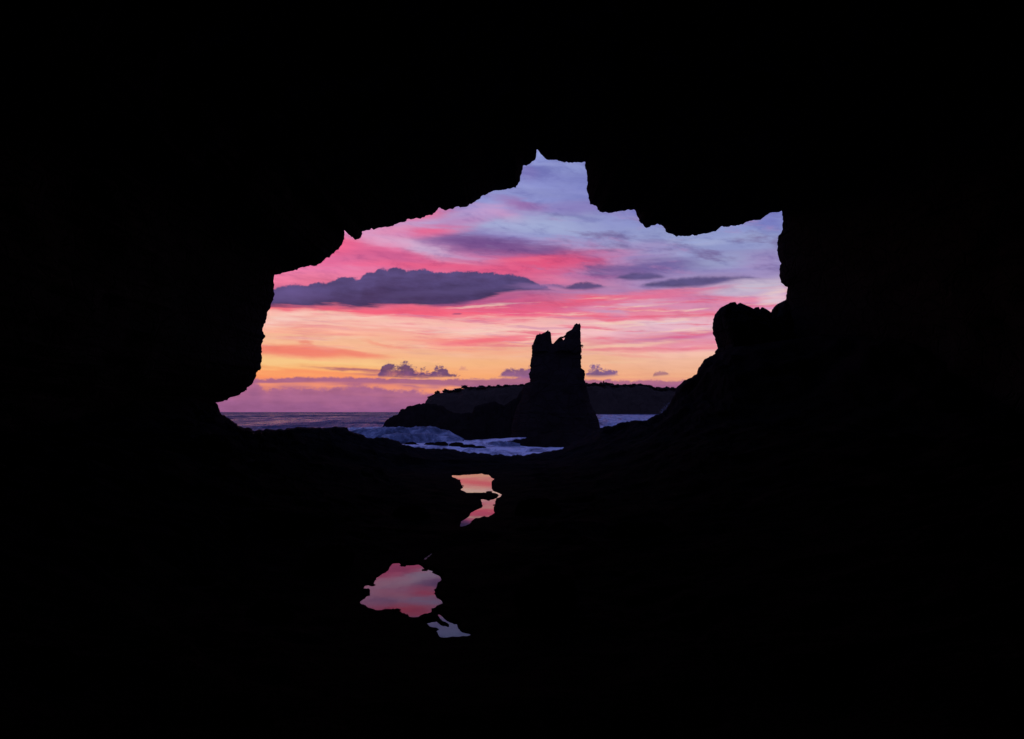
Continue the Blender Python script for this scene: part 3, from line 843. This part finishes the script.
# ------------------------------------------------------------------ rock forms
def loft(sections, D, depth, seed, flute=.05, nseg=72, taper=False, dy=0.0, dx=0.0):
    """upright rock: sections = list of (left px, right px, row); each becomes one ring of a solid standing D metres ahead"""
    V, rows = [], []
    for (xl, xr, py) in sections:
        a, b = W(xl, py + dy, D), W(xr + dx, py + dy, D)
        cx, w, z = (a[0] + b[0]) / 2, (b[0] - a[0]) / 2, a[2]
        ang = np.linspace(0, 2 * math.pi, nseg, endpoint=False)
        ca, sa = np.cos(ang), np.sin(ang)
        e = 2 / 2.6
        sx = np.sign(ca) * np.abs(ca) ** e; sy = np.sign(sa) * np.abs(sa) ** e
        col = vnoise(ca * 5 + 3, sa * 5, z * .05, seed)
        nz = fbm(ca * 2.2, sa * 2.2, z * .35 / max(.15, D / 100), 4, seed + 3)
        dd = depth * (.25 + .75 * w / max(1e-3, sections_w(sections, D))) * (.45 + .55 * min(1.0, (py - sections[0][2]) / 40.0) if taper else 1.0)
        inward = 1 - np.abs(sx) ** 6                   # the outline itself stays as traced
        k = 1 - flute * (1 + col) * inward + .16 * nz * inward
        tc = math.atan2(cx, D)
        lat = w * math.cos(tc) * sx; dep = dd * sy * k
        V.append(np.column_stack([cx + lat * math.cos(tc) + dep * math.sin(tc), D - lat * math.sin(tc) + dep * math.cos(tc), np.full(nseg, z) + .0036 * D * nz * inward]))
    V = np.array(V)
    nr = len(V)
    f = grid_faces(nr, nseg, True)
    flat = V.reshape(-1, 3)
    c_top = len(flat); flat = np.vstack([flat, V[0].mean(0)[None], V[-1].mean(0)[None]])
    j = np.arange(nseg); j2 = (j + 1) % nseg
    top = np.stack([np.full(nseg, c_top), j2, j, j], 1)
    return flat, f, top


def sections_w(sections, D):
    return max((b - a) for a, b, _ in sections) / F * D / 2


def lerp_rows(left, right, y0, y1, step, seed, jit):
    """left / right outline lists of (px, row) sampled every step rows"""
    rng = np.random.RandomState(seed)
    ys = np.arange(y0, y1 + .01, step)
    L = np.interp(ys, [p[1] for p in left], [p[0] for p in left])
    Rr = np.interp(ys, [p[1] for p in right], [p[0] for p in right])
    def wob(q): return jit * (1.3 * vnoise(ys / 5.5, q, 0, seed) + 1.0 * vnoise(ys / 2.0, q, 3, seed) + .5 * rng.uniform(-1, 1, len(ys)))
    L = L + wob(1.5); Rr = Rr + wob(7.5)
    return [(a, max(b, a + .6), y) for a, b, y in zip(L, Rr, ys)]


def merge(parts):
    V, Fs, off = [], [], 0
    for flat, f, top in parts:
        V.append(flat); Fs.append(f + off)
        t = top.copy() + off
        Fs.append(t)
        off += len(flat)
    return np.vstack(V), np.vstack(Fs)


def solid(name, parts, mat, origin, parent=None, smooth=False):
    import bmesh
    bm = bmesh.new()
    for flat, f, top in parts:
        vs = [bm.verts.new(tuple(p - origin)) for p in flat]
        for q in f:
            bm.faces.new([vs[i] for i in q])
        for q in top:
            bm.faces.new([vs[q[0]], vs[q[1]], vs[q[2]]])
    bmesh.ops.recalc_face_normals(bm, faces=bm.faces)
    me = bpy.data.meshes.new(name)
    for fc in bm.faces: fc.smooth = smooth
    bm.to_mesh(me); bm.free()
    me.materials.append(mat)
    o = bpy.data.objects.new(name, me)
    COL.objects.link(o)
    if parent: o.parent = parent
    else: o.location = tuple(origin)
    return o


def sea_stack():
    D = 108.0
    org = np.array([W(556, 440, D)[0], D, SEA])
    body_l = [(531.9, 343), (532, 356.3), (530.5, 363.6), (529.6, 376), (529.2, 382), (524.5, 383.6), (522.5, 388), (521, 399), (516, 410), (512, 425), (508, 450)]
    body_r = [(580.4, 343), (580.5, 347), (580.4, 368.5), (583.4, 371), (584.7, 379.4), (586.5, 389.2), (590, 403), (594.4, 413), (598.7, 422.6), (600.5, 432), (603, 450)]
    body = loft(lerp_rows(body_l, body_r, 345.0, 450, .8, 5, .6), D, 5.2, 101, taper=True, dx=.5)
    t1_l = [(546.5, 331.2), (543, 332.8), (541.5, 334.0), (536.6, 334.6), (535.4, 337), (532.3, 345.3), (532, 352)]
    t1_r = [(549.8, 331.2), (551, 332.6), (551.2, 336), (551.5, 340.5), (552.6, 344.3), (556, 352)]
    t1 = loft(lerp_rows(t1_l, t1_r, 331.3, 352, .5, 6, .2), D + .3, 2.2, 111, dy=.8)
    # small prongs of the left tower
    t1b = loft(lerp_rows([(537.2, 333.9), (536.0, 335), (534, 342)], [(540.8, 333.9), (542, 335.5), (543, 342)], 334.0, 342, .5, 7, .12), D - .2, 1.4, 117, nseg=40, dy=.8)
    t2_l = [(576.2, 323.5), (574.2, 324.6), (573.0, 327), (571.4, 329.3), (569, 330.8), (565.7, 332.7), (565.2, 336), (563.9, 339.6), (553, 344.3), (550, 352)]
    t2_r = [(579.2, 323.5), (580, 325), (579.8, 327), (580.0, 335), (580.4, 341.7), (581, 352)]
    t2 = loft(lerp_rows(t2_l, t2_r, 323.6, 352, .5, 8, .25), D - .2, 2.2, 121, dy=.9, dx=.6)
    # middle shoulder with its small overhanging tip
    t3 = loft(lerp_rows([(560.6, 336.9), (558.2, 338.6), (555, 341.8), (552.4, 344.6), (551, 352)], [(561.4, 336.9), (562.3, 338), (564, 341), (566, 344), (570, 352)], 337, 352, .5, 9, .15), D + .5, 1.5, 131, nseg=48, dy=.3)
    root = solid('sea_stack', [body, t1, t1b, t2, t3], M_STACK, org)
    tag(root, 'tall dark split-topped sea stack rising from the surf, taller than any rock around it', 'sea stack')
    # the little bridge of rock under the shoulder notch and the bush on the right edge
    a, b, c = W(560.8, 337.7, D + .3), W(563.2, 337.3, D + .2), W(565.8, 335.9, D)
    bridge = []
    ring = []
    for p, r in ((a, .16), (b, .13), (c, .2)):
        ang = np.linspace(0, 2 * math.pi, 8, endpoint=False)
        ring.append(np.column_stack([np.full(8, p[0]), p[1] + r * np.cos(ang), p[2] + r * np.sin(ang)]))
    V = np.array(ring).reshape(-1, 3) - org
    mesh_obj('rock_bridge', V, grid_faces(3, 8, True), M_STACK, root)
    rng = np.random.RandomState(3)
    pts, fs = [], []
    cen = W(581.9, 346.0, D)
    for i in range(60):
        p = cen + rng.normal(0, 1, 3) * (.13, .15, .09) + (rng.uniform(-.12, .0), 0, 0)
        d = rng.normal(0, .07, (4, 3))
        k = len(pts); pts += [p + q - org for q in d]; fs.append([k, k + 1, k + 2, k + 3])
    mesh_obj('bush', pts, fs, M_LEAF, root)


sea_stack()


def ridge(name, profile, D, front, back, zbase, mat, seed, rough=.1, step=.8, rows=26, jit=.75, dvar=.0):
    """long low rock or hill: a traced crest line D metres ahead with real slopes in front and behind"""
    p = roughen(profile, step, jit, seed)
    p = p[np.argsort(p[:, 0], kind='stable')]
    n = len(p)
    Dc = D * (1 + dvar * vnoise(p[:, 0] * .02, 0, 0, seed))
    X = (p[:, 0] - 512) / F
    zc = CZ + (HZ - p[:, 1]) / F * Dc
    H = np.maximum(zc - zbase, 0.02)
    v = np.concatenate([np.linspace(-1, 0, rows), np.linspace(0, 1, rows // 2 + 1)[1:]])
    lines = []
    hm = H.max()
    for q in v:
        dist = (front if q < 0 else back)
        y = Dc + q * dist * (.35 + .65 * (H / hm) ** .6)
        sh = (1 - abs(q) ** 1.9)
        z = zbase + H * sh
        x = X * Dc
        am = rough * H * min(1, abs(q) * 5) * min(1, (1 - abs(q)) * 4 + .15)
        nz = fbm(x * 4 / D * 12, y * 4 / D * 12, 0, 4, seed + 7) + .6 * fbm(x * 4 / D * 40, y * 4 / D * 40, 0, 3, seed + 9, .5, True)
        z = z + am * nz
        if q < 0: z = np.minimum(z, CZ + (zc - CZ) * y / Dc - .001 * D * abs(q))
        lines.append(np.column_stack([x, y, z]))
    G = np.array(lines)
    org = np.array([X.mean() * D, D, zbase])
    o = mesh_obj(name, G.reshape(-1, 3) - org, grid_faces(len(v), n), mat)
    o.location = tuple(org)
    return o


# islet left of the stack, the low ridge joining it, the ledge at the stack's foot
o = ridge('rocky_islet', [(384.3, 427), (386, 422), (388, 419), (390, 417.2), (394, 415), (399, 413), (403, 409), (407, 407.6), (412, 406.2), (416, 404.5), (421, 404.2), (425.6, 404.5), (433, 405.4), (440.6, 407), (446, 411), (451.6, 413.8),
                          (458, 414.6), (464, 416), (472, 420), (480, 428)], 188, 9, 26, SEA - .6, M_ISLET, 201, .16)
tag(o, 'low humped dark islet standing alone left of the sea stack, waves breaking at its foot', 'islet')
o = ridge('rock_ridge', [(426, 437), (434, 428), (441, 420), (448, 415.4), (456, 413.6), (464, 413.8), (472, 412.4), (474.8, 407), (480, 405), (487, 402.8), (493, 402.2), (496.7, 403.5), (503.5, 405.5), (508, 404.6), (512, 403.4), (518, 397), (523, 391), (532, 391), (545, 400), (560, 420)],
          124, 7, 7, SEA - .6, M_ISLET, 211, .14)
tag(o, 'jagged dark rock ridge joined to the left foot of the sea stack', 'rock ridge')
o = ridge('rock_ledge', [(498, 445), (510, 440.6), (518, 440), (530, 437.5), (545, 434), (560, 430.5), (580, 428.5), (600, 430), (615, 434), (630, 440)],
          96, 5, 8, SEA - .5, M_ISLET, 221, .12)
tag(o, 'flat wave-cut ledge in front of the sea stack', 'rock ledge')

# knobbly outcrop on the slope right of the opening
def outcrop():
    D = 25.5
    org = np.array([W(750, 350, D)[0], D, W(750, 362, D)[2]])
    A_l = [(735, 303.3), (726.4, 304.9), (719, 308.6), (714.2, 314), (712.9, 320.7), (712.2, 326.8), (713, 332), (714.4, 336.5), (717, 343), (717.2, 347), (714.5, 351), (716, 354), (722, 360), (728, 380)]
    A_r = [(741, 303.3), (746, 305.2), (753.5, 309.2), (761, 313), (768, 320), (776, 330), (790, 345), (800, 380)]
    p1 = loft(lerp_rows(A_l, A_r, 303.4, 380, .7, 15, .6), D, 1.7, 301, .06, dy=1.2)
    B_l = [(759, 308.5), (753, 309.3), (748, 313), (744, 320), (740, 340), (735, 380)]
    B_r = [(763, 308.5), (767, 309.6), (770.6, 312), (775, 317), (790, 330), (800, 380)]
    p2 = loft(lerp_rows(B_l, B_r, 308.7, 380, .7, 16, .5), D + .5, 1.5, 311, .06, dy=1.0)
    C_l = [(783, 301.2), (775.8, 304.3), (772.4, 309), (770.6, 312), (768, 320), (765, 380)]
    C_r = [(800, 301.2), (815, 303), (822, 310), (830, 325), (838, 380)]
    p3 = loft(lerp_rows(C_l, C_r, 301.3, 380, .7, 17, .5), D + .2, 1.8, 321, .06, dy=1.0)
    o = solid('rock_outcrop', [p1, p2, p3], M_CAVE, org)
    tag(o, 'knobbly black rock outcrop with a rounded head on the slope right of the opening', 'rock outcrop')


outcrop()

# ------------------------------------------------------------------ headland with its treeline
HEAD = [(426.6, 413.6), (427, 404.2), (428.3, 398.4), (433.8, 395.2), (440, 392.8), (448.8, 392.3), (459.8, 391), (464, 389), (471, 388.4), (480, 388.2), (494, 387.9), (511.7, 386.6), (530, 386), (550, 386), (575, 385.6), (590, 385.4),
        (604, 385.2), (615, 386), (630, 386), (640, 385.8), (648.8, 386.6), (652, 388.6), (661, 389), (676, 389.4), (690, 391), (720, 398), (760, 410), (775, 413)]
hl = ridge('headland', HEAD, 1600, 120, 500, SEA - .5, M_HILL, 401, .10, .8, 26, .3)
tag(hl, 'long dark wooded headland low on the horizon behind the sea stack', None, None, 'structure')


def tree_meshes(kind, seed):
    """trunk with limbs and a crown of leaf clumps, one metre high; returns two meshes"""
    rng = np.random.RandomState(seed)
    V, Fs = [], []
    def limb(a, b, ra, rb):
        a, b = np.array(a), np.array(b)
        k = len(V)
        for p, r in ((a, ra), (b, rb)):
            for q in range(5):
                V.append(p + np.array([math.cos(q * 1.2566), math.sin(q * 1.2566), 0]) * r)
        for q in range(5): Fs.append([k + q, k + (q + 1) % 5, k + 5 + (q + 1) % 5, k + 5 + q])
    top = .95 if kind == 'pine' else .6
    limb((0, 0, -.25), (0, 0, top), .035, .012)
    for i in range(7):
        z = rng.uniform(.3, .75); a = rng.uniform(0, 6.28); L = rng.uniform(.15, .35)
        limb((0, 0, z * .8), (math.cos(a) * L, math.sin(a) * L, z), .014, .004)
    tm = bpy.data.meshes.new('trunk'); tm.from_pydata([tuple(v) for v in V], [], Fs); tm.materials.append(M_BARK)
    C, Cf = [], []
    n = 260
    for i in range(n):
        if kind == 'pine':
            z = rng.uniform(.2, 1.0); r = (1.03 - z) * .36 * (0.55 + .45 * math.cos(z * 40)) + .03
            a = rng.uniform(0, 6.28); rad = r * math.sqrt(rng.uniform(.1, 1)); p = np.array([rad * math.cos(a), rad * math.sin(a), z])
        else:
            cl = [(-.2, 0, .55, .26), (.2, .1, .6, .28), (0, -.15, .75, .25), (.05, .18, .5, .25), (-.05, 0, .85, .16)][rng.randint(5)]
            d = rng.normal(0, 1, 3); d /= np.linalg.norm(d)
            p = np.array(cl[:3]) + d * cl[3] * rng.uniform(.5, 1.0)
        k = len(C)
        s = .07
        d1, d2 = rng.normal(0, s, 3), rng.normal(0, s, 3)
        for q in (d1, d2, -d1, -d2): C.append(tuple(p + q))
        Cf.append([k, k + 1, k + 2, k + 3])
    cm = bpy.data.meshes.new('crown'); cm.from_pydata(C, [], Cf); cm.materials.append(M_LEAF)
    return tm, cm


KINDS = [('pine', tree_meshes('pine', 1)), ('broad', tree_meshes('broad', 2)), ('broad', tree_meshes('broad', 3)), ('broad', tree_meshes('broad', 4))]
head_x = [p[0] for p in HEAD]; head_y = [p[1] for p in HEAD]


def tree(px, top_py, k, wide, label, group, D=1592):
    base = np.interp(px, head_x, head_y) + 1.7
    h = (base - top_py) / F * D
    p = W(px, base, D)
    e = empty('headland_tree', tuple(p))
    e.scale = (h * wide, h * wide, h)
    e.rotation_euler = (0, 0, random.uniform(0, 6.28))
    tag(e, label, 'tree', group)
    for nm, me in zip(('trunk', 'crown'), KINDS[k][1]):
        o = bpy.data.objects.new(nm, me); COL.objects.link(o); o.parent = e
    return e


G = 'trees along the headland crest'
tree(437.4, 390.8, 1, 1.5, 'rounded dark tree at the left end of the headland, nearer its cliff', None)
tree(445.4, 389.0, 2, 1.5, 'taller rounded tree near the left end of the headland, second from its cliff', None)
tree(465.0, 385.4, 3, 2.0, 'broad dark tree where the headland first steps up to its level top', None)
for i, (x, yt) in enumerate([(601, 382), (603.6, 381.2), (606, 382.2), (612.2, 383)]):
    tree(x, yt, 0, .75, ['pointed dark pine on the headland, first right of the sea stack', 'tallest pointed pine of the cluster right of the sea stack',
                         'third pointed pine right of the sea stack', 'lone pointed pine just right of the pine cluster'][i], 'pointed pines right of the sea stack')
x = 430.0
while x < 690:
    if not (435 < x < 447.5 or 463 < x < 467):
        b = np.interp(x, head_x, head_y)
        tree(x, b - random.choice((random.uniform(.9, 1.9), random.uniform(1.4, 2.9))), random.choice((1, 2, 3)), random.uniform(1.5, 2.4),
             'small dark tree merging into the treeline of the headland crest', G, 1590 + random.uniform(-15, 15))
    x += random.uniform(1.5, 2.8)


# ------------------------------------------------------------------ sea
def swell(X, Y, spacing):
    rng = np.random.RandomState(77)
    Z = np.zeros_like(X)
    for lam, amp in ((46, .34), (31, .22), (21, .17), (14, .12), (9.5, .085), (6.5, .06), (4.6, .04), (3.2, .028)):
        for q in range(2):
            a = R(-90 + rng.uniform(-38, 38)); ph = rng.uniform(0, 6.28)
            k = 2 * math.pi / lam
            arg = k * (X * math.cos(a) + Y * math.sin(a)) + ph + 1.6 * vnoise(X / lam * .35, Y / lam * .35, q, int(lam * 10))
            fade = np.clip(lam / (spacing * 3.0) - .4, 0, 1)
            Z += amp * (1 - 2 * np.abs(np.sin(arg * .5))) * .75 * fade
    return Z


def surf_mask(X, Y):
    px = 512 + F * X / Y
    py = HZ + F * (CZ - SEA) / Y
    right = sstep(585, 610, px) * sstep(720, 660, px) * sstep(413.6, 416, py)
    left = sstep(320, 372, px) * sstep(424, 431, py) * sstep(640, 560, px)
    return np.clip(np.maximum(left, right * .55), 0, 1)


def sea():
    r = np.concatenate([np.geomspace(32, 1200, 330), np.geomspace(1200, 60000, 60)[1:]])
    pxs = np.concatenate([np.linspace(-500, 190, 40), np.arange(191, 730, 1.3), np.linspace(732, 1500, 40)])
    th = np.arctan((pxs - 512) / F)
    T, Rr = np.meshgrid(th, r)
    X, Y = Rr * np.sin(T), Rr * np.cos(T)
    sp = np.maximum(Rr * (math.log(1200 / 32) / 330), Rr * .0017)
    Z = SEA + swell(X, Y, sp) * sstep(30, 60, Rr)
    o = mesh_obj('sea', np.stack([X, Y, Z], -1).reshape(-1, 3), grid_faces(len(r), len(th)), M_SEA)
    a = o.data.attributes.new('surf', 'FLOAT', 'POINT')
    a.data.foreach_set('value', surf_mask(X, Y).ravel().astype(np.float32))
    tag(o, 'dark violet dusk sea running out to a level horizon', None, None, 'structure')


sea()


def foam_sheet():
    # churned white wash between the platform and the stack
    r = np.geomspace(58, 150, 150)
    pxs = np.arange(352, 575, 1.2)
    th = np.arctan((pxs - 512) / F)
    T, Rr = np.meshgrid(th, r)
    X, Y = Rr * np.sin(T), Rr * np.cos(T)
    Z = SEA + swell(X, Y, Rr * .011) + .12 + .22 * fbm(X * .3, Y * .18, 0, 4, 501) + .06 * fbm(X, Y, 0, 3, 503)
    f = grid_faces(len(r), len(th))
    # ragged outline of the wash
    edge = fbm(X * .12, Y * .05, 0, 4, 507)
    PX = 512 + F * X / Y
    m = sstep(352, 385, PX) * sstep(575, 560, PX) * sstep(56, 62, Rr) * sstep(150, 128, Rr)
    keep = (m + edge * .6 > .42).ravel()[f].all(1)
    o = mesh_obj('sea_foam', np.stack([X, Y, Z], -1).reshape(-1, 3), f[keep], M_FOAM)
    tag(o, 'pale churning foam spread over the water before the sea stack', None, None, 'stuff')


foam_sheet()


def wave(profile, D, front, back, seed, label):
    o = ridge('breaking_wave', profile, D, front, back, SEA - .25, M_WAVE, seed, .22, .7, 20, .25)
    tag(o, label, 'wave', 'breaking waves')


wave([(350, 432), (356, 430), (364, 429.2), (374, 428.4), (384.6, 427), (392, 427.3), (399.6, 426.6), (410, 427.6), (418, 427.2), (424, 427.8), (430, 427), (436.5, 428.6), (443, 430), (448.8, 431.3), (453, 433.4), (457, 435.4), (460, 437), (464, 439.4)],
     113, 5, 6, 601, 'long pale wave breaking in front of the humped islet')
wave([(384, 434.6), (396, 433.4), (410, 434.2), (425, 433.6), (440, 435.2), (452, 437.2), (463, 439.8)], 106, 3.5, 4, 611, 'lower second line of white surf rolling in front of the long wave')
wave([(486, 442.6), (494, 441.6), (502, 441.2), (511, 441.8), (520, 443.4)], 94, 3, 3, 621, 'small ruffled surf line beside the ledge of the sea stack')


# ------------------------------------------------------------------ boulders
def boulder(name, px, top, base, wpx, D, mat, label, cat, group, seed, flat=1.0):
    rng = np.random.RandomState(seed)
    w = wpx / F * D / 2
    zt = CZ + (HZ - top) / F * D
    zb = CZ + (HZ - base) / F * D
    nu, nv = 40, 22
    u = np.linspace(0, 2 * math.pi, nu, endpoint=False)
    v = np.linspace(0.02, math.pi * .98, nv)
    Vv, Uu = np.meshgrid(v, u, indexing='ij')
    x, y, z = np.sin(Vv) * np.cos(Uu), np.sin(Vv) * np.sin(Uu), np.cos(Vv)
    e = .75
    x, y, z = [np.sign(q) * np.abs(q) ** e for q in (x, y, z)]
    nz = 1 + .28 * fbm(x * 1.4 + seed, y * 1.4, z * 1.4, 4, seed) + .08 * fbm(x * 5, y * 5, z * 5, 3, seed + 2, .5, True)
    h = zt - zb
    P = np.stack([x * w * nz, y * w * .9 * nz * flat, z * h * nz], -1).reshape(-1, 3)
    P[:, 2] *= h / P[:, 2].max()
    f = grid_faces(nv, nu, True)
    o = mesh_obj(name, P, f, mat, None, False)
    me = o.data
    o.location = ((px - 512) / F * D, D, zb)
    o.rotation_euler = (0, 0, rng.uniform(-.3, .3))
    tag(o, label, cat, group)
    return o


SURF = [(412, 442.4, 448.5, 15, 84, 'leftmost low black rock in the surf line, touching the shore platform'), (429.5, 442.9, 448.5, 12, 84, 'second low black rock from the left in the surf line'),
        (441, 442.3, 448.5, 15, 83, 'third and widest low black rock in the middle of the surf line'), (456.5, 442.6, 448.3, 16, 83, 'fourth low black rock in the surf line, with a flat top'),
        (468, 444.9, 448.3, 14, 82, 'low black rock near the right end of the surf line'), (479, 446.6, 448.6, 14, 82, 'flattest rock barely awash at the right end of the surf line')]
for i, (px, top, base, wpx, D, lab) in enumerate(SURF):
    boulder('surf_rock', px, top - .8, base, wpx, D, M_ISLET, lab, 'rock', 'low rocks awash in the surf', 700 + i, .6)

FLOOR_ROCKS = [(273, 600, 622, 42, 5.6, 'grey-black boulder lying left of the wide pink pool'), (330, 545, 566, 44, 7.6, 'dark boulder behind the left end of the wide pink pool'),
               (545, 572, 604, 60, 6.0, 'dark squat boulder right of the wide pink pool'), (412, 505, 519, 34, 11.0, 'dark boulder left of the crooked orange pool'),
               (540, 498, 517, 44, 11.4, 'dark boulder right of the crooked orange pool'), (640, 520, 560, 80, 8.4, 'large dark boulder at the foot of the right cave wall')]
for i, (px, top, base, wpx, D, lab) in enumerate(FLOOR_ROCKS):
    boulder('boulder', px, top, base, wpx, D, M_FLOOR, lab, 'boulder', 'boulders on the cave floor', 800 + i)


# stones breaking the water along the pool rims
STONES = [(386, 610.5, 7, 'small dark stone on the near rim of the wide pink pool, left of its middle'), (397, 610, 6, 'small dark stone at the middle of the near rim of the wide pink pool'),
          (372, 585, 5, 'small dark stone on the left rim of the wide pink pool'),
          (403, 565.5, 5, 'small dark stone on the far rim of the wide pink pool'), (425, 570, 5, 'small dark stone at the far right rim of the wide pink pool'),
          (462, 486, 3.6, 'small dark stone in the left rim of the crooked orange pool'), (489, 492, 5, 'small dark stone between the two basins of the crooked orange pool'),
          (495, 505, 3.4, 'small dark stone on the right rim of the lower basin of the crooked pool'), 
          ]
for i, (px, py, wpx, lab) in enumerate(STONES):
    D = CZ * F / (py - HZ)
    boulder('stone', px, py - wpx * .2, py + .5, wpx * 1.25, D, M_FLOOR, lab, 'stone', 'stones along the pool rims', 900 + i)


# ------------------------------------------------------------------ spray thrown up behind the right slope
def spray():
    rng = np.random.RandomState(9)
    D = 150.0
    pts, fs = [], []
    c = W(661.5, 411.5, D)
    for i in range(420):
        t = rng.uniform(0, 1) ** 1.6
        p = c + np.array([t * 1.9 + rng.normal(0, .28), rng.normal(0, .5), -.1 + t * 2.1 + rng.normal(0, .22)])
        k = len(pts); r = rng.uniform(.012, .035)
        for d in ((1, 0, -.7), (-1, 0, -.7), (0, 1, .7), (0, -1, .7)): pts.append(p + np.array(d) * r)
        fs += [[k, k + 1, k + 2], [k, k + 3, k + 1], [k, k + 2, k + 3], [k + 1, k + 3, k + 2]]
    o = mesh_obj('sea_spray', pts, fs, M_FOAM)
    tag(o, 'thin burst of sea spray rising behind the dark slope at the right', None, None, 'stuff')


spray()
